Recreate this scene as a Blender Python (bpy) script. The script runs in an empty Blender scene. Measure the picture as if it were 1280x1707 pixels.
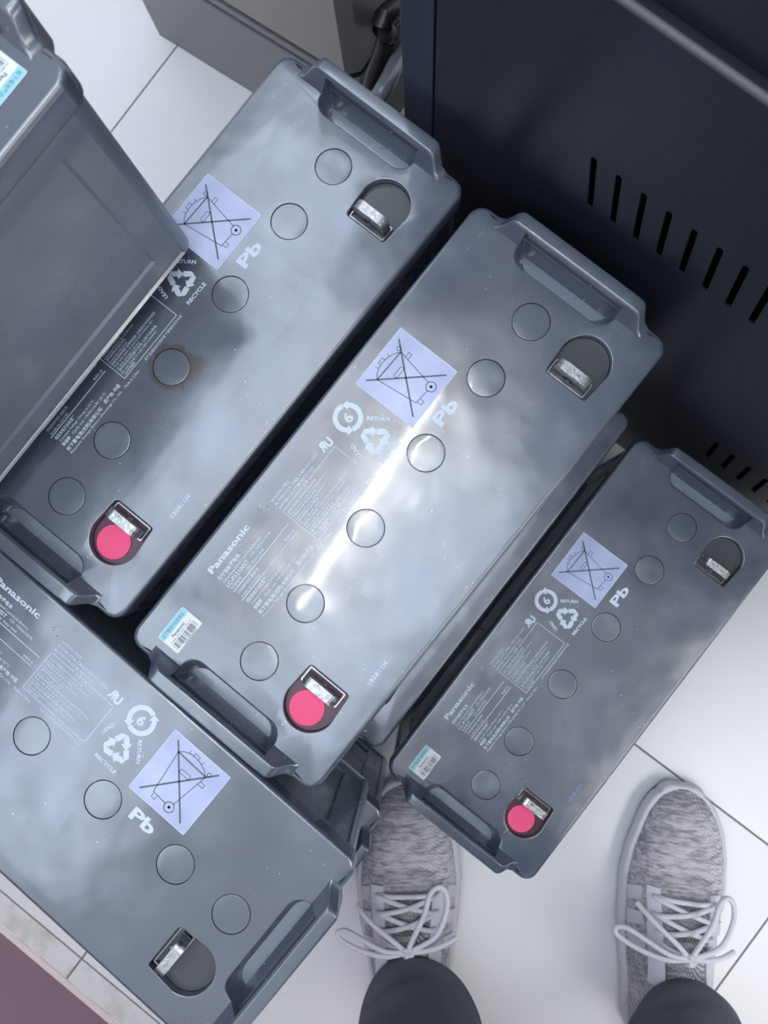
import bpy, bmesh, math, random
from mathutils import Vector, Matrix
from mathutils.geometry import delaunay_2d_cdt
random.seed(7)
sc = bpy.context.scene
COL = sc.collection
PI = math.pi

# ------------------------------------------------------------------ camera
CAM = Vector((0, 0, 0.956911))
RX, RY = 0.0608195436, 0.0507381087
R = Matrix.Rotation(RY, 3, 'Y') @ Matrix.Rotation(RX, 3, 'X')
FPX = 1303.4
cd = bpy.data.cameras.new('camera')
cd.sensor_fit = 'VERTICAL'
cd.sensor_height = 36.0
cd.sensor_width = 27.0
cd.lens = 36.0 * FPX / 1707.0
cd.clip_start = 0.01
cd.dof.use_dof = True
cd.dof.focus_distance = 0.60
cd.dof.aperture_fstop = 11.0
cam = bpy.data.objects.new('camera', cd)
COL.objects.link(cam)
cam.matrix_world = Matrix.Translation(CAM) @ R.to_4x4()
sc.camera = cam

# ------------------------------------------------------------------ world, exposure
w = bpy.data.worlds.new('world')
sc.world = w
w.use_nodes = True
bg = w.node_tree.nodes['Background']
bg.inputs[0].default_value = (0.87, 0.93, 1.0, 1)
bg.inputs[1].default_value = 0.68
sc.view_settings.view_transform = 'Standard'
sc.view_settings.look = 'None'
sc.view_settings.exposure = 0.40
sc.view_settings.gamma = 1.0
sc.view_settings.use_curve_mapping = False
PANEL_L = 3.2       # radiance of the ceiling panels
TUBE_L = 34.0       # radiance of the bare tube overhead
# ceiling lights: (x, y, half length, half width)
PANELS = [(-0.75, 0.55, .60, .30), (-0.10, -0.15, .60, .30), (-1.25, -0.65, .60, .30),
          (-0.62, 1.22, .60, .30), (1.55, -0.75, .60, .30), (1.65, 0.35, .60, .30), (2.1, -0.2, .60, .30), (1.1, -1.5, .60, .30)]

# ------------------------------------------------------------------ node helpers
def mat(name, col, rough=.5, metal=0., ior=1.5, coat=0.):
    m = bpy.data.materials.new(name)
    m.use_nodes = True
    b = m.node_tree.nodes['Principled BSDF']
    b.inputs['Base Color'].default_value = (*col, 1)
    b.inputs['Roughness'].default_value = rough
    b.inputs['Metallic'].default_value = metal
    b.inputs['IOR'].default_value = ior
    b.inputs['Coat Weight'].default_value = coat
    return m
def N(m, t, **kw):
    n = m.node_tree.nodes.new(t)
    for k, v in kw.items():
        if k in n.inputs.keys(): n.inputs[k].default_value = v
        else: setattr(n, k, v)
    return n
def LK(m, a, b): m.node_tree.links.new(a, b)
def BS(m): return m.node_tree.nodes['Principled BSDF']
def coords(m, scale=(1, 1, 1)):
    t = N(m, 'ShaderNodeTexCoord'); mp = N(m, 'ShaderNodeMapping')
    mp.inputs['Scale'].default_value = scale
    LK(m, t.outputs['Object'], mp.inputs['Vector'])
    return mp.outputs[0]
def noise(m, scale, detail=3, vec=None, rough=.5):
    n = N(m, 'ShaderNodeTexNoise')
    n.inputs['Scale'].default_value = scale; n.inputs['Detail'].default_value = detail
    n.inputs['Roughness'].default_value = rough
    LK(m, vec or coords(m), n.inputs['Vector'])
    return n.outputs['Fac']
def ramp(m, fac, stops):
    r = N(m, 'ShaderNodeValToRGB')
    e = r.color_ramp.elements
    while len(e) < len(stops): e.new(0.5)
    for i, (p, c) in enumerate(stops):
        e[i].position = p
        e[i].color = (*c, 1) if isinstance(c, tuple) else (c, c, c, 1)
    LK(m, fac, r.inputs[0])
    return r.outputs[0]
def bump(m, h, strength, dist, prev=None):
    b = N(m, 'ShaderNodeBump')
    b.inputs['Strength'].default_value = strength; b.inputs['Distance'].default_value = dist
    LK(m, h, b.inputs['Height'])
    if prev: LK(m, prev, b.inputs['Normal'])
    LK(m, b.outputs[0], BS(m).inputs['Normal'])
    return b.outputs[0]
def mix(m, fac, a, b):
    n = N(m, 'ShaderNodeMix', data_type='RGBA')
    for s, v in ((n.inputs[6], a), (n.inputs[7], b)):
        if isinstance(v, tuple): s.default_value = (*v, 1)
        else: LK(m, v, s)
    LK(m, fac, n.inputs[0])
    return n.outputs[2]

# ------------------------------------------------------------------ materials
def plastic(name, col, specks=True, stain=None, wav=.6, rough=.2):
    m = mat(name, col, rough, ior=2.06, coat=.30)
    BS(m).inputs['Coat Roughness'].default_value = .045
    BS(m).inputs['Coat IOR'].default_value = 1.6
    base = ramp(m, noise(m, 9, 4), [(.3, tuple(c * .85 for c in col)), (.7, tuple(c * 1.2 for c in col))])
    c = base
    if specks:
        v = N(m, 'ShaderNodeTexVoronoi'); v.inputs['Scale'].default_value = 120
        LK(m, coords(m), v.inputs['Vector'])
        f = ramp(m, v.outputs['Distance'], [(.05, 1.0), (.085, 0.0)])
        g = ramp(m, noise(m, 14, 2), [(.54, 0.0), (.60, 1.0)])
        mm = N(m, 'ShaderNodeMath', operation='MULTIPLY'); LK(m, f, mm.inputs[0]); LK(m, g, mm.inputs[1])
        c = mix(m, mm.outputs[0], base, (.5, .52, .55))
    if stain:
        g = N(m, 'ShaderNodeTexCoord')
        for (sx, sy, r0, r1, amt, soft) in stain:
            d = N(m, 'ShaderNodeVectorMath', operation='DISTANCE')
            LK(m, g.outputs['Object'], d.inputs[0]); d.inputs[1].default_value = (sx, sy, 0)
            nz = noise(m, 150, 4)
            ad = N(m, 'ShaderNodeMath', operation='MULTIPLY_ADD')
            LK(m, nz, ad.inputs[0]); ad.inputs[1].default_value = .012; LK(m, d.outputs['Value'], ad.inputs[2])
            k = 1 / .04
            st = [(max(0, (r0 + .006 - soft)) * k, 0.0), ((r0 + .006) * k, amt), ((r1 + .006) * k, amt), ((r1 + .006 + soft) * k, 0.0)]
            sc_ = N(m, 'ShaderNodeMath', operation='MULTIPLY'); LK(m, ad.outputs[0], sc_.inputs[0]); sc_.inputs[1].default_value = k
            if r0 <= 0: st = st[2:]
            f = ramp(m, sc_.outputs[0], st)
            c = mix(m, f, c, (.055, .04, .03))
    LK(m, c, BS(m).inputs['Base Color'])
    rr = ramp(m, noise(m, 22, 5), [(.35, rough * .8), (.7, rough * 1.5)])
    LK(m, rr, BS(m).inputs['Roughness'])
    b1 = bump(m, noise(m, 10, 2.5), wav, .0042)
    b2_ = bump(m, noise(m, 26, 2), .35, .0011, b1)
    bump(m, noise(m, 320, 2), .10, .0002, b2_)
    return m
DK = (.074, .092, .130)
M_LID = plastic('battery_plastic', DK)
M_LIDS = plastic('battery_plastic_stained', DK, stain=[(.1689, .0015, .0130, .0155, .9, .0030), (.1815, -.0125, 0, .0045, .9, .0070)])
M_CASE = plastic('battery_case_plastic', (.165, .20, .25), specks=False, wav=.22, rough=.26)
M_CAP = plastic('vent_cap_plastic', (.082, .104, .138), specks=False, wav=.8, rough=.2)
M_INK = mat('white_print', (.68, .78, .92), .45)
M_INKB = mat('blue_print', (.22, .28, .62), .5)
M_SQ = mat('pale_square_print', (.40, .46, .68), .32, ior=1.7)
LK(M_SQ, ramp(M_SQ, noise(M_SQ, 40, 3), [(.3, (.40, .46, .70)), (.7, (.54, .60, .86))]), BS(M_SQ).inputs['Base Color'])
M_SQL = mat('square_outline', (.10, .13, .17), .4)
M_STK = mat('sticker_paper', (.80, .84, .86), .4)
M_CY = mat('sticker_cyan', (.30, .66, .76), .4)
M_BAR = mat('barcode_ink', (.10, .12, .13), .5)
M_LEAD = mat('lead_terminal', (.62, .62, .65), .28, metal=1)
LK(M_LEAD, ramp(M_LEAD, noise(M_LEAD, 260, 4), [(.3, .30), (.75, .62)]), BS(M_LEAD).inputs['Base Color'])
LK(M_LEAD, ramp(M_LEAD, noise(M_LEAD, 400, 3), [(.3, .2), (.7, .5)]), BS(M_LEAD).inputs['Roughness'])
bump(M_LEAD, noise(M_LEAD, 350, 4), .5, .0006)
M_FOOT = mat('dull_lead_foot', (.30, .30, .31), .22, metal=1)
M_EPN = mat('grey_epoxy', (.075, .08, .085), .25)
M_EPP = mat('pink_reflection_epoxy', (.10, .028, .05), .3)  # purple tint is the pink reflection in the well, painted into the base colour
M_PINK = mat('pink_disc', (.92, .085, .23), .55)

M_TILE = mat('white_tile', (.80, .80, .81), .28)
_c = ramp(M_TILE, noise(M_TILE, 2.2, 5), [(.3, (.80, .80, .805)), (.7, (.88, .88, .885))])
_s = ramp(M_TILE, noise(M_TILE, 55, 6, rough=.7), [(.66, 0.0), (.74, .55)])
_c = mix(M_TILE, _s, _c, (.42, .40, .36))
LK(M_TILE, _c, BS(M_TILE).inputs['Base Color'])
bump(M_TILE, noise(M_TILE, 30, 3), .05, .0005)
M_TILED = mat('stained_tile', (.72, .71, .68), .4)
_s = ramp(M_TILED, noise(M_TILED, 22, 6, rough=.65), [(.46, 0.0), (.66, .8)])
LK(M_TILED, mix(M_TILED, _s, (.80, .79, .78), (.55, .53, .44)), BS(M_TILED).inputs['Base Color'])
M_GROUT = mat('grout', (.22, .21, .20), .9)
M_CEIL = mat('ceiling_paint', (.82, .83, .85), .9)
M_NAVY = mat('navy_powder_coat', (.012, .015, .024), .36, ior=1.45)
bump(M_NAVY, noise(M_NAVY, 900, 2), .35, .0004)
LK(M_NAVY, ramp(M_NAVY, noise(M_NAVY, 5, 4), [(.3, (.009, .011, .018)), (.7, (.015, .018, .027))]), BS(M_NAVY).inputs['Base Color'])
M_NAVYL = mat('navy_frame', (.020, .027, .048), .4)
M_DARK = mat('dark_interior', (.004, .004, .005), .9)
M_GREY = mat('grey_plastic', (.2, .2, .2), .38)
LK(M_GREY, ramp(M_GREY, noise(M_GREY, 4, 4), [(.3, (.19, .19, .192)), (.7, (.24, .24, .238))]), BS(M_GREY).inputs['Base Color'])
bump(M_GREY, noise(M_GREY, 500, 2), .2, .0003)
M_GREYU = mat('warm_grey_plastic', (.27, .26, .245), .28)
bump(M_GREYU, noise(M_GREYU, 6, 3), .3, .004)
M_GREYD = mat('dark_grey_plastic', (.02, .02, .022), .5)
M_MAR = mat('maroon_paint', (.20, .085, .115), .35)
LK(M_MAR, ramp(M_MAR, noise(M_MAR, 7, 4), [(.3, (.31, .18, .235)), (.7, (.37, .215, .275))]), BS(M_MAR).inputs['Base Color'])
M_CAULK = mat('pale_sealant', (.80, .66, .66), .6)
M_HOSE = mat('grey_hose', (.16, .17, .19), .2)
M_CABLE = mat('black_cable', (.012, .012, .014), .35)

def knit(name, a, b, k):
    m = mat(name, a, .9)
    n1 = noise(m, 1, 3, coords(m, (60, 330, 160)), .7)
    n2 = noise(m, 1, 2, coords(m, (9, 30, 20)), .5)
    mm = N(m, 'ShaderNodeMath', operation='MULTIPLY_ADD'); LK(m, n2, mm.inputs[0]); mm.inputs[1].default_value = .55; LK(m, n1, mm.inputs[2])
    c = ramp(m, mm.outputs[0], [(.62, a), (.90, b)])
    wv = N(m, 'ShaderNodeTexWave'); wv.inputs['Scale'].default_value = 210; wv.inputs['Distortion'].default_value = 1.0
    wv.bands_direction = 'DIAGONAL'
    LK(m, coords(m), wv.inputs['Vector'])
    c2 = ramp(m, wv.outputs['Fac'], [(0., (k, k, k)), (.6, (1., 1., 1.))])
    mu = N(m, 'ShaderNodeMix', data_type='RGBA', blend_type='MULTIPLY'); mu.inputs[0].default_value = 1
    LK(m, c, mu.inputs[6]); LK(m, c2, mu.inputs[7])
    LK(m, mu.outputs[2], BS(m).inputs['Base Color'])
    bump(m, wv.outputs['Fac'], .3, .0005)
    return m
M_KNIT = knit('heather_knit', (.25, .24, .26), (.66, .64, .67), .72)
M_KNITT = knit('tongue_knit', (.16, .16, .17), (.55, .54, .56), .35)
M_SOLE = mat('white_foam_sole', (.62, .62, .66), .55)
M_SOLED = mat('dark_outsole', (.06, .06, .065), .7)
M_STAY = mat('pale_leather', (.62, .61, .67), .5)
M_LACE = mat('white_lace', (.72, .71, .76), .8)
bump(M_LACE, noise(M_LACE, 900, 2), .6, .0006)
M_TR = mat('charcoal_cloth', (.060, .064, .072), .85)
LK(M_TR, ramp(M_TR, noise(M_TR, 12, 3), [(.3, (.085, .092, .108)), (.7, (.12, .128, .15))]), BS(M_TR).inputs['Base Color'])
bump(M_TR, noise(M_TR, 9, 3), .5, .01)
M_SKIN = mat('dark_sock', (.05, .05, .055), .9)

def emitter(name, col, s):
    m = bpy.data.materials.new(name); m.use_nodes = True
    nt = m.node_tree; nt.nodes.remove(nt.nodes['Principled BSDF'])
    e = nt.nodes.new('ShaderNodeEmission'); e.inputs[0].default_value = (*col, 1); e.inputs[1].default_value = s
    nt.links.new(e.outputs[0], nt.nodes['Material Output'].inputs[0])
    return m
M_PANEL = emitter('light_panel_diffuser', (.75, .86, 1.04), PANEL_L)
M_PANELR = emitter('light_panel_diffuser_warm', (1.0, .98, .96), PANEL_L * 1.6)
M_TUBE = emitter('tube_glow', (1, .98, .94), TUBE_L)
M_WHITE = mat('white_enamel', (.8, .8, .8), .4)

# ------------------------------------------------------------------ object helpers
def link(name, bm, m, parent=None, loc=None, smooth=35, normals=True, wn=True):
    if normals: bmesh.ops.recalc_face_normals(bm, faces=bm.faces[:])
    me = bpy.data.meshes.new(name)
    bm.to_mesh(me); bm.free()
    for mm in (m if isinstance(m, (list, tuple)) else [m]): me.materials.append(mm)
    if smooth:
        me.polygons.foreach_set('use_smooth', [True] * len(me.polygons))
        me.set_sharp_from_angle(angle=math.radians(smooth))
    o = bpy.data.objects.new(name, me)
    COL.objects.link(o)
    if wn:
        md = o.modifiers.new('normals', 'WEIGHTED_NORMAL'); md.weight = 80; md.keep_sharp = True
    if parent: o.parent = parent
    if loc: o.location = loc
    return o
def empty(name, loc=(0, 0, 0), rz=0, label=None, cat=None, group=None):
    o = bpy.data.objects.new(name, None); COL.objects.link(o)
    o.empty_display_size = .05
    o.location = loc; o.rotation_euler = (0, 0, rz)
    tag(o, label, cat, group)
    return o
def tag(o, label=None, cat=None, group=None, kind=None):
    if label: o['label'] = label
    if cat: o['category'] = cat
    if group: o['group'] = group
    if kind: o['kind'] = kind
    return o
def dup(o, parent=None):
    c = o.copy(); COL.objects.link(c)
    if parent: c.parent = parent
    for ch in list(o.children): dup(ch, c)
    return c
def rrect(x0, x1, y0, y1, r, n=6):
    if not isinstance(r, (list, tuple)): r = (r,) * 4   # corners: x1y1, x0y1, x0y0, x1y0
    out = []
    for (cx, cy, a, rr) in ((x1 - r[0], y1 - r[0], 0, r[0]), (x0 + r[1], y1 - r[1], 90, r[1]),
                            (x0 + r[2], y0 + r[2], 180, r[2]), (x1 - r[3], y0 + r[3], 270, r[3])):
        for i in range(n + 1):
            t = math.radians(a + 90 * i / n)
            out.append((cx + rr * math.cos(t), cy + rr * math.sin(t)))
    return out
def circ(cx, cy, r, n=40): return [(cx + r * math.cos(2 * PI * i / n), cy + r * math.sin(2 * PI * i / n)) for i in range(n)]
def ring(bm, pts, z): return [bm.verts.new((x, y, z)) for x, y in pts]
def bridge(bm, a, b, mi=0):
    n = len(a)
    for i in range(n):
        f = bm.faces.new((a[i], a[(i + 1) % n], b[(i + 1) % n], b[i])); f.material_index = mi
def cdt_fill(bm, outer, holes, mapf=None):
    """triangulate between vertex loops that lie in one plane; mapf gives 2D of a vert"""
    mapf = mapf or (lambda v: (v.co.x, v.co.y))
    vs = list(outer); edges = []; k = 0
    loops = [outer] + holes
    allv = []
    for lp in loops:
        n = len(lp)
        edges += [(k + i, k + (i + 1) % n) for i in range(n)]
        allv += lp; k += n
    res = delaunay_2d_cdt([Vector(mapf(v)) for v in allv], edges, [], 4 if holes else 1, 1e-7)
    pts, _, faces, ov = res[0], res[1], res[2], res[3]
    m = []
    for i, o in enumerate(ov):
        m.append(allv[o[0]] if o else None)
    cents = [[Vector(mapf(v)) for v in h] for h in holes]
    def inside(p, poly):
        c = False; n = len(poly)
        for i in range(n):
            a, b = poly[i], poly[i - 1]
            if (a.y > p.y) != (b.y > p.y) and p.x < (b.x - a.x) * (p.y - a.y) / (b.y - a.y) + a.x: c = not c
        return c
    outp = [Vector(mapf(v)) for v in outer]
    for f in faces:
        if any(m[i] is None for i in f): continue
        c = sum((Vector(pts[i]) for i in f), Vector((0, 0))) / len(f)
        if not inside(c, outp) or any(inside(c, h) for h in cents): continue
        try: bm.faces.new([m[i] for i in f])
        except ValueError: pass
def box(bm, x0, x1, y0, y1, z0, z1, bev=0):
    vs = [bm.verts.new((x, y, z)) for x in (x0, x1) for y in (y0, y1) for z in (z0, z1)]
    fs = [(0, 1, 3, 2), (4, 6, 7, 5), (0, 4, 5, 1), (2, 3, 7, 6), (0, 2, 6, 4), (1, 5, 7, 3)]
    ff = [bm.faces.new([vs[i] for i in f]) for f in fs]
    if bev:
        es = list({e for f in ff for e in f.edges})
        bmesh.ops.bevel(bm, geom=es, offset=bev, segments=2, affect='EDGES', profile=.5)
    return ff
def prism(bm, pts, z0, z1, bev=0):
    a = ring(bm, pts, z0); b = ring(bm, pts, z1)
    bridge(bm, a, b); bm.faces.new(a); t = bm.faces.new(b)
    if bev: bmesh.ops.bevel(bm, geom=list(t.edges), offset=bev, segments=2, affect='EDGES', profile=.5)
def tube(bm, pts, r, n=10, closed=False, flat=1.0, sub=6):
    """swept tube through a Catmull-Rom spline of the points"""
    P = [Vector(p) for p in pts]
    out = []
    L = len(P)
    for i in range(L - 1):
        p0, p1, p2, p3 = P[max(i - 1, 0)], P[i], P[i + 1], P[min(i + 2, L - 1)]
        for k in range(sub):
            t = k / sub
            out.append(.5 * ((2 * p1) + (-p0 + p2) * t + (2 * p0 - 5 * p1 + 4 * p2 - p3) * t * t + (-p0 + 3 * p1 - 3 * p2 + p3) * t ** 3))
    out.append(P[-1])
    prev = None; first = None
    up = Vector((0, 0, 1))
    for i, p in enumerate(out):
        t = (out[min(i + 1, len(out) - 1)] - out[max(i - 1, 0)]).normalized()
        s = t.cross(up)
        s = s.normalized() if s.length > 1e-4 else Vector((1, 0, 0))
        q = s.cross(t).normalized()
        rg = [bm.verts.new(p + s * (r * math.cos(2 * PI * k / n)) + q * (r * flat * math.sin(2 * PI * k / n))) for k in range(n)]
        if prev: bridge(bm, prev, rg)
        else: first = rg
        prev = rg
    bm.faces.new(first); bm.faces.new(prev)
def ray(px, py):
    return R @ Vector(((px - 640) / FPX, -(py - 853.5) / FPX, -1.0))
def spot(px, py, z):
    """point of the room at height z met by the line of sight surveyed at that spot of the picture"""
    d = ray(px, py)
    return CAM + d * ((z - CAM.z) / d.z)

# ------------------------------------------------------------------ floor (tiles turned to the room's axes)
TA = math.radians(53.0)
E1 = Vector((math.cos(TA - PI / 2), math.sin(TA - PI / 2), 0))   # s axis
E2 = Vector((math.cos(TA), math.sin(TA), 0))                     # t axis
P_T = .610
S0, T0, TW = -.0413, -.0246, -.6655
fl_rot = TA - PI / 2
bm = bmesh.new(); box(bm, -3.1, 3.1, TW, 3.6, -.06, -.0016)
floor = link('floor', bm, M_GROUT, smooth=0); floor.rotation_euler.z = fl_rot; tag(floor, kind='structure')
g = .0011
def tile_mesh(sx, sy):
    bm = bmesh.new(); box(bm, g, sx - g, g, sy - g, -.012, 0, .0006)
    bmesh.ops.recalc_face_normals(bm, faces=bm.faces[:])
    me = bpy.data.meshes.new('tile'); bm.to_mesh(me); bm.free(); return me
tm = tile_mesh(P_T, P_T); tm.materials.append(M_TILE)
cut = T0 - P_T - TW + 0
tmc = tile_mesh(P_T, cut); tmc.materials.append(M_TILED)
for i in range(-5, 5):
    s = S0 + i * P_T
    for j in range(-2, 5):
        t = T0 + j * P_T
        o = bpy.data.objects.new('tile', tm if j > -2 else tmc)
        COL.objects.link(o); o.parent = floor
        o.location = (s, t if j > -2 else TW, random.uniform(-.0002, .0002))

# ceiling with its lights, out of the picture above
bm = bmesh.new(); box(bm, -3.1, 3.1, TW, 3.6, 2.70, 2.76)
ceil = link('ceiling', bm, M_CEIL, smooth=0); ceil.rotation_euler.z = fl_rot; tag(ceil, kind='structure')
PN = ['straight above the stained battery', 'above the middle battery', 'above the maroon cupboard', 'above the grey machine', 'right of the standing person', 'beside the navy cabinet', 'farthest to the right', 'behind the standing person']
for k, (px, py, hl, hw) in enumerate(PANELS):
    t = empty('ceiling_light', (px, py, 2.70), TA, 'flat white light panel set in the ceiling, ' + PN[k], 'lamp', 'ceiling light panels')
    bm = bmesh.new()
    a = ring(bm, rrect(-hl - .012, hl + .012, -hw - .012, hw + .012, .005, 2), 0)
    b = ring(bm, rrect(-hl - .012, hl + .012, -hw - .012, hw + .012, .005, 2), -.012)
    c = ring(bm, rrect(-hl, hl, -hw, hw, .002, 2), -.012)
    d = ring(bm, rrect(-hl, hl, -hw, hw, .002, 2), -.006)
    bridge(bm, a, b); bridge(bm, b, c); bridge(bm, c, d)
    link('frame', bm, M_WHITE, t, smooth=0)
    bm = bmesh.new(); box(bm, -hl, hl, -hw, hw, -.009, -.003)
    link('diffuser', bm, M_PANELR if px > .9 else M_PANEL, t, smooth=0)
t = empty('tube_light', (-.125, .325, 2.70), math.radians(57), 'bare fluorescent tube fitting hung under the ceiling above the batteries', 'lamp')
bm = bmesh.new(); box(bm, -.62, .62, -.03, .03, -.075, -.0, .004); link('housing', bm, M_WHITE, t)
bm = bmesh.new(); tube(bm, [(-.6, 0, -.10), (0, 0, -.10), (.6, 0, -.10)], .014, 16); link('tube', bm, M_TUBE, t)

# ------------------------------------------------------------------ battery
L, W, HT = .4055, .173, .1950
PITCH = .208     # a battery stacked on another stands on its carrying handles
RIM = .018
def mir(pts, flag):   # mirror along u for the B end
    return [(L - x, y) for x, y in pts][::-1] if flag else pts
def dshape(off=0.0):
    r = .0190 + off; cx, cy = .0470, -.0460
    f = .0697 + off; hw = .0172 + off
    pts = [(f - .002, cy + .0005 + hw), (f - .0006, cy + hw - .0005), (f, cy + hw - .002), (f, cy - hw + .002), (f - .0006, cy - hw + .0005), (f - .002, cy - hw)]
    pts = pts[::-1]
    arc = []
    for i in range(25):
        a = math.radians(93 + 174 * i / 24)
        arc.append((cx + r * math.cos(a), cy + r * math.sin(a)))
    return pts + arc     # CCW: flat edge upwards, then arc from top round to bottom
def pocket(off=0.0):
    return rrect(.0012 - min(off, 0), .0212 + off, -.0430 - off, .0430 + off, (.012, .0008, .0008, .012), 8)
def build_lid():
    bm = bmesh.new()
    def rr(off): return rrect(off, L - off, -W / 2 + off, W / 2 - off, .0115 - off, 8)
    rings = [ring(bm, rr(.0022), -RIM + .0002), ring(bm, rr(.0002), -RIM), ring(bm, rr(0), -RIM + .0012), ring(bm, rr(0), -.0036), ring(bm, rr(.0007), -.0014), ring(bm, rr(.0018), -.0004), ring(bm, rr(.0034), 0)]
    bm.faces.new(rings[0])
    for a, b in zip(rings, rings[1:]): bridge(bm, a, b)
    holes = []
    for fl in (0, 1):
        # carrying pocket
        levels = [(.0010, 0), (.0002, -.0006), (0, -.0016), (-.0015, -.010), (-.004, -.0165), (-.008, -.0200)]
        prev = None
        for off, z in levels:
            cur = ring(bm, mir(pocket(off), fl), z)
            if prev: bridge(bm, prev, cur)
            else: holes.append(cur)
            prev = cur
        bm.faces.new(prev)
        prev = None
        for off, z in [(.0008, 0), (.0002, -.0003), (0, -.0010), (0, -.0135)]:
            cur = ring(bm, mir(dshape(off), fl), z)
            if prev: bridge(bm, prev, cur)
            else: holes.append(cur)
            prev = cur
        bm.faces.new(prev)
    for u in VENTS:
        prev = None
        for r, z in ((.01395, 0), (.0138, -.0002), (.0138, -.003)):
            cur = ring(bm, circ(u, .0015, r), z)
            if prev: bridge(bm, prev, cur)
            else: holes.append(cur)
            prev = cur
        bm.faces.new(prev)
    cdt_fill(bm, rings[-1], holes)
    return bm
VENTS = [.0483, .1005, .1689, .2374, .3060, .3578]
def build_case():
    bm = bmesh.new()
    def rr(off, o2=0): return rrect(off + o2, L - off - o2, -W / 2 + off, W / 2 - off, .010, 6)
    z0 = -HT
    a = ring(bm, rr(.005), z0); b = ring(bm, rr(.0032), z0 + .002); c = ring(bm, rr(.0022), -RIM + .0003)
    f0 = bm.faces.new(a); bridge(bm, a, b); bridge(bm, b, c); bm.faces.new(c)
    bm.faces.ensure_lookup_table()
    big = [f for f in bm.faces if len(f.verts) == 4 and f.calc_area() > .02]
    r = bmesh.ops.inset_individual(bm, faces=big, thickness=.013, depth=0)
    r = bmesh.ops.inset_individual(bm, faces=big, thickness=.0022, depth=-.0020)
    r = bmesh.ops.inset_individual(bm, faces=big, thickness=.026, depth=0)
    r = bmesh.ops.inset_individual(bm, faces=big, thickness=.003, depth=-.0018)
    return bm
def build_handle(fl):
    """raised carrying bar at one end; profile runs inner foot > inner top > outer top > outer foot"""
    H = .0130
    def prof(h, o, mid):
        k = h / H
        ui = .0098 - .0070 * k
        if mid: foot = [(.0014, -.019), (.0014, h * .55)]
        else: foot = [(.0100, min(-.0015, h - .001)), (.0098, min(0.0, h - .0003))]
        pts = foot + [(ui + .0003, max(h - .0022, h * .5)), (ui - .0010, h - .0003 if h > .001 else h), (ui - .0022, h),
                      (-o + .0022, h), (-o + .0007, h - .0005 if h > .001 else h), (-o, max(h - .0024, h * .5)),
                      (-o, -RIM + .001), (-o + .001, -RIM)]
        return pts
    st = [(.0730, -.0060, -.0040, 0), (.0690, -.0014, -.0022, 0), (.0650, .0006, -.0004, 0), (.0615, .0024, .001, 0), (.0585, .0066, .0035, 0), (.0560, .0105, .0060, 0), (.0535, .0124, .0078, 0), (.0510, H, .0085, 0), (.0431, H, .0085, 0), (.0430, H, .0085, 1)]
    full = [(v, h, o, m_) for v, h, o, m_ in st] + [(-v, h, o, m_) for v, h, o, m_ in st[::-1]]
    bm = bmesh.new(); prev = None
    for v, h, o, m_ in full:
        cur = [bm.verts.new(((L - u) if fl else u, v, z)) for u, z in prof(h, o, m_)]
        if prev:
            for i in range(len(cur) - 1): bm.faces.new((prev[i], prev[i + 1], cur[i + 1], cur[i]))
            bm.faces.new((prev[-1], prev[0], cur[0], cur[-1]))
        else: bm.faces.new(cur)
        prev = cur
    bm.faces.new(prev)
    return bm
def build_terminal(fl):
    """lead flag terminal standing in its well: foot frame, upright tab with rounded shoulders and a bolt hole"""
    bm = bmesh.new()
    x = lambda u: (L - u) if fl else u
    cv = -.0450
    # outline of the tab in (v, z)
    zt, zb, hw = .0105, -.0134, .0142
    out = [(-hw, zb), (hw, zb)]
    for i in range(9):
        a = math.radians(90 * i / 8); out.append((hw - .006 + .006 * math.cos(a), zt - .006 + .006 * math.sin(a)))
    for i in range(9):
        a = math.radians(90 + 90 * i / 8); out.append((-hw + .006 + .006 * math.cos(a), zt - .006 + .006 * math.sin(a)))
    hole = [(.0042 * math.cos(2 * PI * i / 20), -.0012 + .0042 * math.sin(2 * PI * i / 20)) for i in range(20)]
    L1 = []
    for u in (.0575, .0648):
        sgn = .0007
        o = [bm.verts.new((x(u), cv + a, b)) for a, b in out]
        h = [bm.verts.new((x(u), cv + a, b)) for a, b in hole]
        cdt_fill(bm, o, [h], lambda v: (v.co.y, v.co.z))
        L1.append((o, h))
    bridge(bm, L1[0][0], L1[1][0]); bridge(bm, L1[0][1], L1[1][1])
    bmesh.ops.remove_doubles(bm, verts=bm.verts[:], dist=1e-6)
    return bm
def build_foot(fl):
    bm = bmesh.new(); x = lambda u: (L - u) if fl else u; cv = -.0450
    # foot frame round the tab
    a0, a1 = sorted((x(.0560), x(.0684)))
    bo = rrect(a0, a1, cv - .0160, cv + .0160, .001, 2); bi = rrect(a0 + .0011, a1 - .0011, cv - .0149, cv + .0149, .0006, 2)
    r1 = ring(bm, bo, -.0134); r2 = ring(bm, bo, -.0040); r3 = ring(bm, bi, -.0040); r4 = ring(bm, bi, -.0075)
    bridge(bm, r1, r2); bridge(bm, r2, r3); bridge(bm, r3, r4); bm.faces.new(r4)
    return bm
def build_cap():
    bm = bmesh.new(); prev = None
    for r, z in ((.01345, -.0028), (.01345, -.0004), (.0132, -.0001), (.0128, .0), (.0070, .00012)):
        cur = ring(bm, circ(0, 0, r), z)
        if prev: bridge(bm, prev, cur)
        prev = cur
    bm.faces.new(prev)
    return bm

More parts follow.
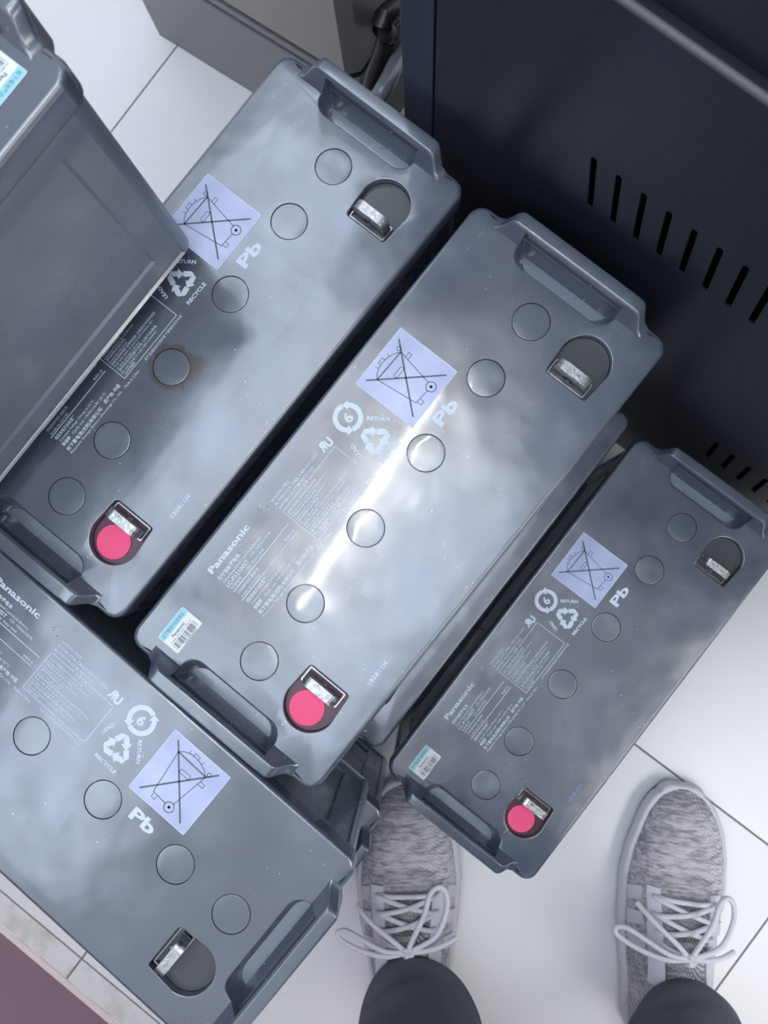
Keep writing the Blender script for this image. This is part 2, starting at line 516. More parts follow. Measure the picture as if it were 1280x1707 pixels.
# ---- flat print on the lid: lettering and marks, all in lid millimetres
def glyphs(bm, body, u, v, size, width=None, rot=0, bold=0, mi=0, z=.00012, align='LEFT', spacing=1.0):
    cu = bpy.data.curves.new('t', 'FONT'); cu.body = body; cu.size = 1.0; cu.resolution_u = 2
    cu.offset = bold; cu.align_x = align; cu.space_character = spacing
    ob = bpy.data.objects.new('t', cu)
    COL.objects.link(ob)
    dg = bpy.context.evaluated_depsgraph_get()
    me = bpy.data.meshes.new_from_object(ob.evaluated_get(dg))
    xs = [q.co.x for q in me.vertices]
    if not xs:
        bpy.data.objects.remove(ob); return
    wd = max(xs) - min(xs); x0 = min(xs)
    sx = (width / wd) if width else size
    cx = 0 if align == 'CENTER' else x0
    c, s = math.cos(math.radians(rot)), math.sin(math.radians(rot))
    vs = []
    for q in me.vertices:
        X = (q.co.x - cx) * sx; Y = q.co.y * size
        vs.append(bm.verts.new(((u + X * c - Y * s) * .001, (v + X * s + Y * c) * .001, z)))
    for p in me.polygons:
        try:
            f = bm.faces.new([vs[i] for i in p.vertices]); f.material_index = mi
        except ValueError: pass
    bpy.data.objects.remove(ob); bpy.data.meshes.remove(me); bpy.data.curves.remove(cu)
def poly(bm, pts, mi=0, z=.00012):
    f = bm.faces.new([bm.verts.new((x * .001, y * .001, z)) for x, y in pts]); f.material_index = mi
    if f.normal.z < 0: f.normal_flip()
def stroke(bm, pts, wd, mi=0, z=.00012):
    for (x0, y0), (x1, y1) in zip(pts, pts[1:]):
        d = math.hypot(x1 - x0, y1 - y0)
        if d == 0: continue
        nx, ny = -(y1 - y0) / d * wd / 2, (x1 - x0) / d * wd / 2
        ex, ey = (x1 - x0) / d * wd * .3, (y1 - y0) / d * wd * .3
        poly(bm, [(x0 + nx - ex, y0 + ny - ey), (x1 + nx + ex, y1 + ny + ey), (x1 - nx + ex, y1 - ny + ey), (x0 - nx - ex, y0 - ny - ey)][::-1], mi, z)
def arc(cx, cy, r, a0, a1, n=24): return [(cx + r * math.cos(math.radians(a0 + (a1 - a0) * i / n)), cy + r * math.sin(math.radians(a0 + (a1 - a0) * i / n))) for i in range(n + 1)]
def build_print():
    bm = bmesh.new()
    G = lambda *a, **k: glyphs(bm, *a, **k)
    G('Panasonic', 74.5, 66.9, 6.6, width=43, bold=.028)
    G('密封铅酸蓄电池', 74.5, 59.6, 3.3, width=23, bold=.02)
    G('Valve Regulated Lead-Acid Battery', 75, 55.9, 2.9, width=42)
    G('LC-P12100ST', 74.5, 51.7, 4.1, width=24, bold=.012)
    G('12V, 100Ah/20HR', 102, 52.4, 2.9, width=22)
    G('电池组用', 75, 48.6, 2.3, width=11)
    G('12V, 90Ah/10HR', 93, 48.6, 2.7, width=19)
    stroke(bm, [(75, 46.9), (136.6, 46.9)], .55)
    G('浮充使用时电压 温度补偿', 75.5, 42.8, 2.5, width=23)
    G('Standby use 13.5-13.8V', 75.5, 39.4, 2.4, width=20)
    G('94V-0', 126, 39.6, 3.3, width=9.5)
    stroke(bm, [(73.6, 38.3), (136.4, 38.3)], .55)
    G('恒压充电方法及温度', 75, 33.9, 3.0, width=22, bold=.012)
    G('Constant Voltage Charge at 25°C', 76, 30.6, 2.4, width=38)
    G('制造商', 75, 26.6, 3.2, width=8, bold=.02)
    G('Cycle use: 14.5V-14.9V 25°C', 86, 26.8, 2.8, width=38)
    G('松下蓄电池(沈阳)有限公司', 74.5, 21.7, 3.4, width=39, bold=.015)
    G('原产地: 中国', 118, 22.3, 3.4, width=17, bold=.015)
    G('Panasonic Storage Battery (Shenyang) Co., Ltd.', 74.5, 18.4, 2.7, width=58)
    G('Made in China', 136, 18.0, 2.9, width=16)
    G('此产品请回收利用处理 不要随意丢弃处置', 161, 19.2, 2.5, width=42)
    # small maker's mark
    stroke(bm, arc(131.6, 69.6, 1.4, 20, 330, 12), .6); stroke(bm, [(132.6, 68.8), (133.6, 71.6), (135.0, 71.6)], .6); stroke(bm, arc(136.6, 66.6, .35, 0, 360, 8), .4)
    G('NONSPILLABLE', 141.6, 65.4, 3.0, width=19)
    G('IN THE U.S.A. CALL 1-800-SAV-LEAD', 141.4, 61.6, 3.0, width=48)
    G('BATTERY MUST BE RECYCLED', 141.2, 57.8, 3.0, width=38)
    # caution box
    stroke(bm, [(163, 55.6), (141.1, 55.6), (141.1, 23.3), (201, 23.0), (200.8, 55.6), (184, 55.6)], .5)
    G('注意 CAUTION', 164.2, 54.4, 3.2, width=19.2)
    rows = ['电池不得短路 请勿将电池放在密闭', 'Do not short circuit the battery terminals', '不要靠近火源 请勿拆卸 焚烧', 'Keep away from fire, do not dismantle', '请勿使用有机溶剂清洁', 'Do not clean with solvent', '电解液含稀硫酸 如溅到皮肤 立刻用水冲洗并就医', 'Flush with water at once if acid contacts skin', 'or eyes and see a doctor', '请勿在密闭容器中充电 以防气体聚集', 'Do not charge in a gas-tight container', '儿童请勿触摸']
    wds = [31, 40, 25, 33, 21, 20, 50, 44, 26, 43, 40, 12]
    for i, (t_, wd) in enumerate(zip(rows, wds)):
        G(t_, 142.8, 51.0 - i * 2.42, 2.25, width=wd)
    # component recognition mark, reversed R and slanted U
    glyphs_box = bmesh.new()
    glyphs(glyphs_box, 'R', 0, 0, 9.0, width=5.2, bold=.05)
    for v_ in glyphs_box.verts: v_.co.x = (192.6 * .001 - v_.co.x) + v_.co.y * .12 + .0042; v_.co.y += .0592
    me_ = bpy.data.meshes.new('r'); glyphs_box.to_mesh(me_); bm.from_mesh(me_); glyphs_box.free()
    G('U', 197.4, 58.2, 9.0, width=5.6, bold=.05)
    stroke(bm, arc(205.2, 66.6, .7, 0, 360, 10), .3)
    # circled 6 with two arrow heads
    cx, cy = 222.7, 61.4
    for a0, a1 in ((62, 218), (242, 398)):
        o_, i_ = arc(cx, cy, 11.0, a0, a1), arc(cx, cy, 7.4, a0, a1)
        for k in range(24): poly(bm, [i_[k], o_[k], o_[k + 1], i_[k + 1]])
        a = math.radians(a1); tx, ty = -math.sin(a), math.cos(a); nx, ny = math.cos(a), math.sin(a)
        mx, my = cx + 9.2 * nx, cy + 9.2 * ny
        poly(bm, [(mx + nx * 3.8, my + ny * 3.8), (mx + tx * 4.3, my + ty * 4.3), (mx - nx * 3.8, my - ny * 3.8)])
    G('6', cx - 2.9, cy - 3.7, 10.2, width=5.8, bold=.03)
    # recycling triangle of three folded arrows
    cx, cy = 222.3, 36.0
    for k in range(3):
        th = math.radians(90 + 120 * k + 8)
        def T(p, th=th):
            x_, y_ = p; c, s = math.cos(th - PI / 2), math.sin(th - PI / 2)
            return (cx + x_ * c - y_ * s, cy + x_ * s + y_ * c)
        poly(bm, [T(p) for p in ((-6.3, 5.2), (-2.6, 3.2), (-.2, 7.4), (.9, 10.6), (-2.2, 10.6), (-3.6, 9.8))][::-1])
        poly(bm, [T(p) for p in ((.6, 11.0), (3.0, 10.6), (5.6, 6.6), (7.3, 7.6), (6.0, 1.2), (.4, 3.4), (2.0, 4.5), (.4, 7.2))][::-1])
    G('LEAD', 207.2, 36.5, 3.9, width=10.5, rot=72, bold=.03)
    G('RETURN', 229.9, 49.6, 3.9, width=16.5, rot=-55, bold=.03)
    G('RECYCLE', 212.4, 20.6, 3.9, width=20, rot=-1, bold=.03)
    G('Pb', 258.6, 4.8, 12.6, width=21, bold=.036)
    # pale square with the crossed-out wheeled bin
    a0, b0, da, db = 245.6, 20.6, 51.4, 51.8
    S = lambda a, b: (a0 + a * da, b0 + b * db)
    poly(bm, [S(0, 0), S(1, 0), S(1, 1), S(0, 1)], 1)
    z2 = .0002
    def st(pts, wd): stroke(bm, [S(*p) for p in pts], wd, 2, z2)
    # pale inner border line
    stroke(bm, [S(0, 0), S(1, 0), S(1, 1), S(0, 1), S(0, 0)], .5, 0, .00018)
    st([(.123, .913), (.864, .092)], 1.25); st([(.128, .088), (.859, .918)], 1.25)
    st([(.225, .80), (.304, .175), (.54, .156)], .6); st([(.735, .785), (.635, .222)], .6)
    st([(.225, .80), (.735, .785)], 1.0)
    st([(.225, .80), (.29, .855), (.37, .885), (.46, .893), (.56, .880), (.65, .845), (.735, .785)], .6)
    c = S(.609, .151)
    stroke(bm, arc(*c, 3.7, 0, 360, 24), .6, 2, z2); stroke(bm, arc(*c, .6, 0, 360, 8), 1.0, 2, z2)
    stroke(bm, arc(*S(.757, .835), 1.5, 0, 360, 14), .5, 2, z2)
    st([(.325, .16), (.325, .10), (.385, .10), (.385, .16)], .5)
    st([(.715, .69), (.80, .69), (.80, .64), (.705, .64)], .5)
    st([(.40, .60), (.58, .60), (.57, .655), (.42, .655), (.40, .60)], .5)
    st([(.36, .885), (.35, .925)], .5); st([(.42, .895), (.42, .935), (.51, .935), (.51, .893)], .5); st([(.58, .875), (.60, .915)], .5)
    return bm
def build_date(body):
    bm = bmesh.new(); glyphs(bm, body, 85, -70.2, 4.6, width=19.5, bold=.02, spacing=1.2); return bm
def build_sticker():
    bm = bmesh.new()
    u0, u1, v0, v1 = 15.4, 43.4, 50.2, 69.0
    out = [(x * 1000, y * 1000) for x, y in rrect(u0 / 1000, u1 / 1000, v0 / 1000, v1 / 1000, .0010, 3)]
    poly(bm, out, 0, .00025)
    poly(bm, [(u0 + .3, v1 - 5.6), (u1 - .3, v1 - 5.6), (u1 - .3, v1 - .4), (u0 + .3, v1 - .4)], 1, .0003)
    glyphs(bm, '松下电池产品合格证', u0 + 2, v1 - 4.3, 3.0, width=23, z=.00035, mi=3)
    glyphs(bm, 'Panasonic', u0 + 7, v1 - 9.2, 3.2, width=13, z=.00035, mi=2, bold=.02)
    glyphs(bm, '0188120018081100512', u0 + 2.5, v1 - 11.2, 1.5, width=22, z=.00035, mi=3)
    rnd = random.Random(3); x_ = u0 + 2.5
    while x_ < u1 - 3:
        wd = rnd.choice((.3, .5, .8)); poly(bm, [(x_, v0 + 1.6), (x_ + wd, v0 + 1.6), (x_ + wd, v0 + 6.8), (x_, v0 + 6.8)], 2, .00035)
        x_ += wd + rnd.choice((.35, .5, .9))
    poly(bm, [(u0 + 9, v0 + .5), (u1 - 6, v0 + .5), (u1 - 6, v0 + 1.0), (u0 + 9, v0 + 1.0)], 2, .00035)
    return bm

def make_battery():
    root = empty('battery')
    root['category'] = 'battery'
    lid = link('lid', build_lid(), M_LID, root, smooth=40)
    link('case', build_case(), M_CASE, root, smooth=40)
    for fl in (0, 1):
        link('carrying_handle', build_handle(fl), M_LID, root, smooth=50)
        t = link('terminal', build_terminal(fl), M_LEAD, root, smooth=30)
        link('foot_frame', build_foot(fl), M_FOOT, t, smooth=30)
        bm = bmesh.new(); pts = mir(dshape(-.0004), fl); prism(bm, pts, -.0134, -.0066)
        link('epoxy_fill', bm, M_EPN if fl else M_EPP, root)
    bm = bmesh.new(); prism(bm, circ(.0432, -.0452, .0127, 40), -.0065, -.0055, .0003)
    d = link('polarity_disc', bm, M_PINK, root); d['label'] = 'pink round disc in the terminal well'
    cap = None
    for u in VENTS:
        if cap is None: cap = link('vent_cap', build_cap(), M_CAP, root, (u, .0015, 0))
        else:
            c = cap.copy(); COL.objects.link(c); c.location = (u, .0015, 0); c.rotation_euler.z = u * 30
    link('printed_marking', build_print(), [M_INK, M_SQ, M_SQL], root, smooth=0, normals=False)
    link('barcode_sticker', build_sticker(), [M_STK, M_CY, M_BAR, M_SQL], root, smooth=0, normals=False)
    link('date_code', build_date('180811H'), M_INK, root, smooth=0, normals=False)
    return root
proto = make_battery()
used = [False]
def place(x, y, th, z, label, group='lead acid batteries on the floor'):
    o = proto if not used[0] else dup(proto)
    used[0] = True
    o.location = (x, y, z); o.rotation_euler.z = th
    o['label'] = label; o['group'] = group; o['category'] = 'battery'
    return o
H1, H2 = HT, HT + PITCH
TOPB = (-.14556, -.11043, .89462)
b2 = place(*TOPB, H2, 'dark grey battery in the middle with a streak of lamp light across its lid')
b1 = place(-.28786, .00737, .89493, H2, 'dark grey battery with a brown stain round one vent cap')
b3 = place(.02967, -.25312, .91294, H1, 'dark grey battery at far right, standing low, singly on the floor')
th4 = -.69214
b4 = place(-.41106, -.01918, th4, H2, 'dark grey battery turned crosswise beside the maroon cupboard')
b6 = place(-.11330, -.13195, .91090, H1, 'battery underneath the middle one, only its date-coded lid edge showing')
c4, s4 = math.cos(th4), math.sin(th4)
b7 = place(-.41106 + .0252 * c4 + .0194 * s4, -.01918 + .0252 * s4 - .0194 * c4, th4, H1, 'battery underneath the crosswise one, a corner showing above the left shoe')
b8 = place(-.28986, .00937, .89493, H1, 'battery underneath the brown-stained one, seen only through the dark gap')
th5 = math.radians(-128.6)
c5, s5 = math.cos(th5), math.sin(th5)
b5 = place(0, 0, th5, 0, 'blurred battery at upper left, stacked topmost on the brown-stained one')
b5.rotation_euler = (math.radians(1.2), 0, th5)      # it leans a little to the left
_c = Vector((-.1580, .2268, H2 + .0148)) - b5.rotation_euler.to_matrix() @ Vector((0, W / 2, -HT))
b5.location = _c
for ch in b1.children:
    if ch.name.startswith('lid') or ch.name.startswith('vent_cap') and abs(ch.location.x - .1689) < .01:
        for s in [0]:
            if ch.name.startswith('lid'):
                ch.data = ch.data.copy(); ch.data.materials[0] = M_LIDS
dbm = build_date('180810H'); me3 = bpy.data.meshes.new('date_code'); dbm.to_mesh(me3); dbm.free(); me3.materials.append(M_INKB)
for ch in b3.children:
    if ch.name.startswith('date_code'): ch.data = me3; ch['label'] = 'bluish date code'

# ------------------------------------------------------------------ navy cabinet with vent slots
CN = .255
cth = math.radians(-38)
cab = empty('cabinet', (math.sin(-cth) * CN, math.cos(cth) * CN, 0), cth, 'tall navy black metal cabinet with slanted vent slots behind the batteries', 'cabinet')
# local x along the face, y into the cabinet
XL, XR, ZT = -.2167, .62, 1.25
def slot(cx, cz, hw, hh, sh):
    pts = []
    for i in range(7): a = math.radians(180 * i / 6); pts.append((cx - sh + hw * math.cos(a), cz + hh - hw + hw * math.sin(a)))
    for i in range(7): a = math.radians(180 + 180 * i / 6); pts.append((cx + sh + hw * math.cos(a), cz - hh + hw + hw * math.sin(a)))
    return pts
bm = bmesh.new()
sx0 = -.0625
cx0, cx1, cz0, cz1 = -.1885, XR, .325, .6095
outer = [bm.verts.new((x, 0, z)) for x, z in ((cx0, cz0), (cx1, cz0), (cx1, cz1), (cx0, cz1))]
holes = []
for k in range(30):
    sl = slot(sx0 + .0187 * k, .4655, .0024, .0265, .0048)
    h = [bm.verts.new((x, 0, z)) for x, z in sl]; h2 = [bm.verts.new((x, .0016, z)) for x, z in sl]
    bridge(bm, h, h2); holes.append(h)
cdt_fill(bm, outer, holes, lambda v: (v.co.x, v.co.z))
# folded top edge of the panel and its back step
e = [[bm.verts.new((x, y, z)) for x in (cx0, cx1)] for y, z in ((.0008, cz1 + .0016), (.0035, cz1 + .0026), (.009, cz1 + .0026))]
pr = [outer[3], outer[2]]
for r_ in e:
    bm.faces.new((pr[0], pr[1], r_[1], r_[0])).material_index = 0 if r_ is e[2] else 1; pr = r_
M_EDGE = mat('navy_edge_highlight', (.085, .08, .095), .35)  # paler colour paints the highlight where the fold catches light
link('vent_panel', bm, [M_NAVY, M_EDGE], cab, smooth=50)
bm = bmesh.new()
outer = [bm.verts.new((x, .0006, z)) for x, z in ((cx0, .0), (cx1, .0), (cx1, cz0 - .0008), (cx0, cz0 - .0008))]
holes = []
for k in range(22):
    sl = slot(.155 + .0187 * k, .1870, .0024, .0265, .0048)
    h = [bm.verts.new((x, .0006, z)) for x, z in sl]; h2 = [bm.verts.new((x, .0022, z)) for x, z in sl]
    bridge(bm, h, h2); holes.append(h)
cdt_fill(bm, outer, holes, lambda v: (v.co.x, v.co.z))
link('lower_panel', bm, M_NAVY, cab, smooth=50)
bm = bmesh.new(); box(bm, XL, -.1902, -.0005, .03, 0, ZT, .0015); link('corner_post', bm, M_NAVYL, cab)
bm = bmesh.new(); box(bm, cx0, XR, .0085, .03, cz1 + .0026, ZT, .001); link('upper_door', bm, M_NAVY, cab)
bm = bmesh.new(); box(bm, XL + .001, XR, .030, .50, 0.002, ZT, .002); link('body', bm, M_DARK, cab)

# ------------------------------------------------------------------ grey machine, upper left
gn = Vector((.55349, .83285, 0)); gd = Vector((.83285, -.55349, 0))
gth = math.atan2(gd.y, gd.x)
g0 = gn * .37683 + gd * -.68143
gm = empty('machine', (g0.x, g0.y, 0), gth, 'grey plastic machine housing on the floor behind the upper left batteries', 'machine')
def foot(x0, x1, y0, y1, c, c2=.006): return [(x0 + c, y0), (x1 - c2, y0), (x1, y0 + c2), (x1, y1), (x0, y1), (x0, y0 + c)]
bm = bmesh.new(); prism(bm, foot(0, .346, 0, .40, .0236), 0, .1430, .0015); link('base', bm, M_GREY, gm)
bm = bmesh.new(); prism(bm, foot(.004, .342, .005, .396, .0236), .1430, .1711); link('seam', bm, M_GREYD, gm)
bm = bmesh.new(); prism(bm, foot(.001, .345, .001, .399, .0236), .1509, .1598, .001); link('band', bm, M_GREY, gm)
bm = bmesh.new(); prism(bm, foot(0, .346, 0, .40, .0236, .012), .1711, .62, .004); link('upper_housing', bm, M_GREYU, gm)

# hose and cable in the gap behind
bm = bmesh.new(); GP = lambda x, y, z: tuple(g0 + gd * x + gn * y + Vector((0, 0, z)))
tube(bm, [GP(.385, .20, .009), GP(.385, .13, .05), spot(668, 60, .18), spot(664, 95, .21), spot(650, 128, .235), spot(632, 160, .24), spot(606, 198, .20), GP(.388, -.045, .10), GP(.386, -.04, .04), GP(.386, -.02, .009)], .0085, 14)
tag(link('hose', bm, M_HOSE), 'glossy grey hose bending in the gap between the grey machine and the navy cabinet', 'hose')
bm = bmesh.new(); tube(bm, [GP(.362, .26, .010), GP(.362, .22, .12), spot(650, 20, .255), spot(645, 60, .235), spot(634, 100, .212), spot(622, 135, .195), spot(615, 170, .172), spot(612, 205, .14), GP(.363, .022, .06), GP(.363, .02, .010)], .010, 14)
tag(link('cable', bm, M_CABLE), 'thick black cable arching left of the grey hose in the gap', 'cable')

# ------------------------------------------------------------------ maroon panel, lower left
mp = empty('cupboard', (E2.x * TW, E2.y * TW, 0), fl_rot, 'maroon painted cupboard side in the lower left corner', 'cupboard')
bm = bmesh.new(); box(bm, -2.0, .9, -.45, -.0045, 0, .72, .002); link('carcass', bm, M_MAR, mp)
bm = bmesh.new()
random.seed(5)
prev = None
for i in range(121):
    x_ = -1.2 + 1.9 * i / 120; wv = .0008 + random.uniform(-.0006, .0008)
    cur = [bm.verts.new(p) for p in ((x_, -.0044, 0), (x_, wv, 0.0002), (x_, wv * .6, .0018), (x_, -.0044, .0042))]
    if prev: bridge(bm, prev, cur)
    else: bm.faces.new(cur)
    prev = cur
bm.faces.new(prev)
o = link('trim_1', bm, M_CAULK); o.location = mp.location; o.rotation_euler.z = fl_rot; tag(o, kind='structure')

# ------------------------------------------------------------------ the person: two shoes, trousers
SL = .292
def lerp_tab(tab, t):
    for (a, va), (b, vb) in zip(tab, tab[1:]):
        if t <= b: 
            k = (t - a) / (b - a); k = k * k * (3 - 2 * k) * .5 + k * .5
            return va + (vb - va) * k
    return tab[-1][1]
HWI = [(0, .010), (.01, .0165), (.03, .0245), (.055, .0300), (.08, .0345), (.12, .0395), (.16, .0435), (.26, .0495), (.36, .0520), (.5, .0490), (.62, .0440), (.75, .0385), (.88, .0350), (.96, .0270), (1, .012)]
TOP = [(0, .030), (.05, .040), (.12, .048), (.22, .054), (.34, .064), (.45, .078), (.55, .092), (.63, .103), (.75, .100), (.9, .092), (1, .080)]
CXT = [(0, .000), (.15, .002), (.35, .000), (.6, -.002), (1, 0)]
def surf(t, phi, off=0.0):
    """point of the shoe upper: t from toe to heel, phi 0..180 degrees from the right side over the top to the left"""
    hw = lerp_tab(HWI, t); top = lerp_tab(TOP, t); c = math.cos(math.radians(phi)); s = math.sin(math.radians(phi))
    narrow = 1 - .35 * max(0, min(1, (t - .25) / .3)) * (s ** 2)
    x = math.copysign(abs(c) ** .85, c) * (hw + off) * narrow
    z = .020 + (top - .020 + off) * (abs(s) ** .80)
    return Vector((x + lerp_tab(CXT, t), -t * SL, z))
def make_shoe(px, py, rz, flip, label):
    sh = empty('shoe', (px, py, 0), rz)
    # upper
    bm = bmesh.new(); prev = None; ts = [0, .01, .03, .06, .1, .14, .19, .24, .30, .36, .42, .48, .54, .60, .66, .72, .78, .84, .9, .95, .98, 1]
    grid = []
    for t in ts:
        row = []
        for j in range(25):
            p = surf(t, j * 7.5)
            if t > .64 and p.z > .066 + .02 * (t - .64):       # ankle opening
                p.z = p.z
            row.append(bm.verts.new(p))
        row_b = [bm.verts.new((row[-1].co.x, row[-1].co.y, .008)), bm.verts.new((row[0].co.x, row[0].co.y, .008))]
        cur = row + row_b
        if prev: bridge(bm, prev, cur)
        else: bm.faces.new(cur)
        prev = cur
    bm.faces.new(prev)
    up = link('upper', bm, M_KNIT, sh, smooth=80)
    # midsole and outsole
    bm = bmesh.new(); prev = None
    def sole_pts(off):
        right = []; left = []
        for i in range(61):
            t = .5 - .5 * math.cos(PI * i / 60)
            hw = lerp_tab(HWI, t) + off * (1 if .03 < t < .97 else .6); c = lerp_tab(CXT, t)
            y = -t * SL + (off if t < .02 else (-off if t > .98 else 0)) 
            right.append((c + hw, y)); left.append((c - hw, y))
        return right + left[::-1]
    for off, z in ((.0005, .004), (.0035, .008), (.0055, .014), (.0055, .020), (.0040, .026), (.001, .029)):
        cur = ring(bm, sole_pts(off), z)
        if prev: bridge(bm, prev, cur)
        else: bm.faces.new(cur)
        prev = cur
    bm.faces.new(prev)
    link('midsole', bm, M_SOLE, sh, smooth=60)
    bm = bmesh.new(); a = ring(bm, sole_pts(.0008), 0); b = ring(bm, sole_pts(.0035), .0085); bm.faces.new(a); bm.faces.new(b); bridge(bm, a, b)
    link('outsole', bm, M_SOLED, sh, smooth=60)
    # strip of material lying on the upper: corners in (t, phi)
    def strip(name, corners, m, off, nu=10, nv=6):
        bm = bmesh.new(); lay = []
        for o_ in (off, -.001):
            gridp = []
            for i in range(nu + 1):
                row = []
                for j in range(nv + 1):
                    a = i / nu; b = j / nv
                    t = (corners[0][0] * (1 - a) + corners[1][0] * a) * (1 - b) + (corners[3][0] * (1 - a) + corners[2][0] * a) * b
                    ph = (corners[0][1] * (1 - a) + corners[1][1] * a) * (1 - b) + (corners[3][1] * (1 - a) + corners[2][1] * a) * b
                    row.append(bm.verts.new(surf(t, ph, o_)))
                gridp.append(row)
            lay.append(gridp)
        A, B = lay
        for i in range(nu):
            for j in range(nv):
                bm.faces.new((A[i][j], A[i + 1][j], A[i + 1][j + 1], A[i][j + 1])); bm.faces.new((B[i][j], B[i][j + 1], B[i + 1][j + 1], B[i + 1][j]))
        for i in range(nu):
            bm.faces.new((A[i][0], B[i][0], B[i + 1][0], A[i + 1][0])); bm.faces.new((A[i][nv], A[i + 1][nv], B[i + 1][nv], B[i][nv]))
        for j in range(nv):
            bm.faces.new((A[0][j], A[0][j + 1], B[0][j + 1], B[0][j])); bm.faces.new((A[nu][j], B[nu][j], B[nu][j + 1], A[nu][j + 1]))
        return link(name, bm, m, sh, smooth=60)
    strip('tongue', [(.37, 62), (.66, 60), (.66, 120), (.37, 118)], M_KNITT, .0022, 14, 8)
    strip('tongue_tip', [(.665, 66), (.72, 66), (.72, 114), (.665, 114)], M_STAY, .0060, 6, 8)
    strip('eyestay', [(.345, 46), (.66, 38), (.66, 58), (.345, 63)], M_STAY, .0042, 14, 5)
    strip('eyestay', [(.345, 117), (.66, 122), (.66, 142), (.345, 134)], M_STAY, .0042, 14, 5)
    for side in (0, 1):
        for k in range(3):
            t0 = .38 + .085 * k
            cs = [(t0, 12), (t0 + .05, 12), (t0 + .02, 36), (t0 - .02, 36)]
            if side: cs = [(t, 180 - p) for t, p in cs]
            strip('side_stripe', cs, M_STAY, .0016, 4, 6)
    # laces: crossings then the bow
    def S(t, ph, h=.0065): return surf(t, ph, h)
    bm = bmesh.new()
    ey = [.375, .430, .485, .575]
    for a, b in ((0, 1), (1, 2)):
        for s in (1, -1):
            tA, tB = ey[a], ey[b]
            tube(bm, [S(tA, 90 - s * 36, .003), S(tA + .003, 90 - s * 28, .0075), S((tA + tB) / 2, 90, .009 + .0015 * s), S(tB - .003, 90 + s * 28, .0075), S(tB, 90 + s * 38, .003)], .0028, 8, sub=4)
    tube(bm, [S(ey[0], 55, .003), S(ey[0] - .004, 75, .0075), S(ey[0] - .005, 90, .008), S(ey[0] - .004, 105, .0075), S(ey[0], 125, .003)], .0028, 8, sub=4)
    K = S(.53, 90, .011)
    for s in (1, -1):
        tube(bm, [S(.512, 90 - s * 36, .004), S(.52, 90 - s * 20, .009), K], .0028, 8, sub=4)
    tube(bm, [K + Vector((-.004, .003, 0)), K + Vector((0, .004, .004)), K + Vector((.004, .002, .001)), K + Vector((.003, -.005, -.001)), K + Vector((-.003, -.004, .002))], .0031, 8)
    f = flip
    def loop(pts): tube(bm, [K + Vector((f * x * .82, y * .75, z * .8)) for x, y, z in pts], .0028, 8)
    # loop toward the outer toe side, loop sideways, two loose ends
    loop([(0, 0, 0), (.008, .022, .004), (.022, .052, .002), (.030, .078, -.004), (.041, .086, -.010), (.050, .076, -.012), (.049, .052, -.008), (.034, .020, -.002), (0, 0, 0)])
    loop([(0, 0, 0), (-.026, .004, .004), (-.052, .014, -.006), (-.074, .022, -.018), (-.086, .018, -.024), (-.084, .008, -.024), (-.060, -.002, -.014), (-.028, -.006, -.002), (0, 0, 0)])
    loop([(0, 0, 0), (.022, .002, 0), (.042, .004, -.010), (.060, .008, -.024)])
    loop([(0, 0, 0), (-.020, .020, .002), (-.046, .040, -.010), (-.062, .054, -.030)])
    link('laces', bm, M_LACE, sh, smooth=80)
    return sh
person = empty('person', (.13, -.50, 0), 0, 'standing person seen from above, grey knitted shoes and dark grey trousers only', 'person')
for (px, py, rz, fl, lb) in ((-.0225, -.2615, math.radians(2.0), 1, 'left'), (.2965, -.2625, math.radians(-7.0), 1, 'right')):
    s = make_shoe(px, py, rz, fl, lb)
    s.parent = person; s.location = (px - .13, py + .50, 0); s.scale = (1.07 if lb == 'left' else 1.04, 1, 1)
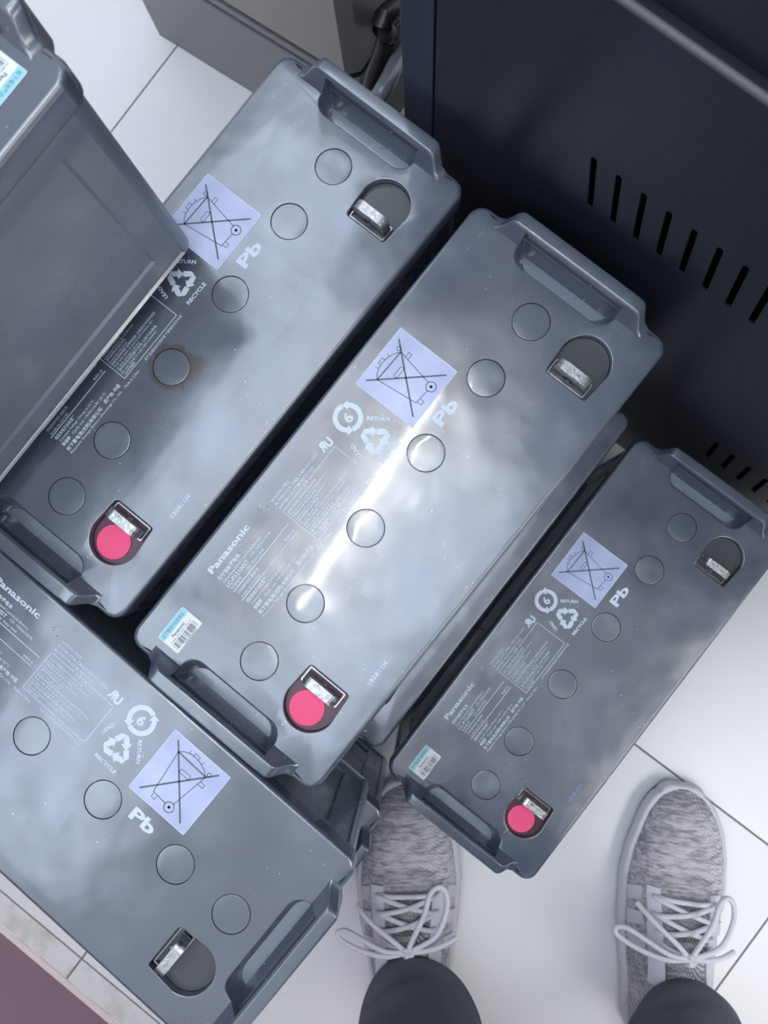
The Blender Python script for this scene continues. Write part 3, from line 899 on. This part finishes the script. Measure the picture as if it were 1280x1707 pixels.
# trousers: two legs flowing into the hips, one mesh
bm = bmesh.new()
def leg_ring(cx, cy, z, rx, ry, ph=0, wob=.0, n=28):
    out = []
    for k in range(n):
        a = 2 * PI * k / n
        f_ = 1 + wob * math.sin(3 * a + ph) + wob * .6 * math.sin(5 * a - 2 * ph)
        out.append(bm.verts.new((cx + rx * f_ * math.cos(a), cy + ry * f_ * math.sin(a), z + (.006 * math.sin(2 * a + ph) if z < .2 else 0))))
    return out
for (x0, x1, ph, dy) in ((-.008 - .13, .03 - .13, 0.4, .020), (.268 - .13, .215 - .13, 2.1, .004)):
    prof = [(.092, .056, .060, -.505), (.098, .062, .066, -.506), (.112, .067, .070, -.508), (.126, .063, .066, -.510), (.140, .069, .071, -.512), (.160, .067, .070, -.514), (.185, .072, .074, -.518), (.25, .074, .075, -.522),
            (.35, .068, .076, -.525), (.46, .070, .076, -.525), (.60, .080, .086, -.53), (.72, .090, .098, -.54), (.80, .096, .108, -.545)]
    prev = None
    for i, (z, rx, ry, cy) in enumerate(prof):
        k = (z - .09) / .71
        cur = leg_ring(x0 + (x1 - x0) * k, cy + .50 + dy * (1 - k), z, rx, ry, ph + i * .9, .030 if z < .3 else .015)
        if prev: bridge(bm, prev, cur)
        else: first = cur
        prev = cur
    bm.faces.new(prev)
    # turned hem with thickness, then the inside of the leg
    inner = [bm.verts.new(((v.co.x - x0) * .95 + x0, (v.co.y + .005 - dy) * .95 - .005 + dy, v.co.z + .001)) for v in first]
    bridge(bm, first, inner)
    up_ = [bm.verts.new((v.co.x, v.co.y, .16)) for v in inner]
    bridge(bm, inner, up_)
prev = None
for z, rx, ry, cy in ((.76, .15, .09, -.545), (.80, .175, .115, -.545), (.86, .180, .120, -.545), (.93, .170, .112, -.54), (.99, .155, .100, -.54)):
    cur = leg_ring(-.008, cy + .50, z, rx, ry)
    if prev: bridge(bm, prev, cur)
    else: bm.faces.new(cur)
    prev = cur
bm.faces.new(prev)
tr = link('trousers', bm, M_TR, person, smooth=80)
md = tr.modifiers.new('round', 'SUBSURF'); md.levels = 1; md.render_levels = 2
# ankles inside the trouser legs
for x_ in (-.006 - .13, .264 - .13):
    bm = bmesh.new(); prev = None
    for z, r in ((.085, .028), (.12, .034), (.2, .040), (.4, .052)):
        cur = ring(bm, [(x_ + a, -.012 + b) for a, b in circ(0, 0, r, 20)], z)
        if prev: bridge(bm, prev, cur)
        else: bm.faces.new(cur)
        prev = cur
    bm.faces.new(prev)
    link('sock', bm, M_SKIN, person, smooth=60)
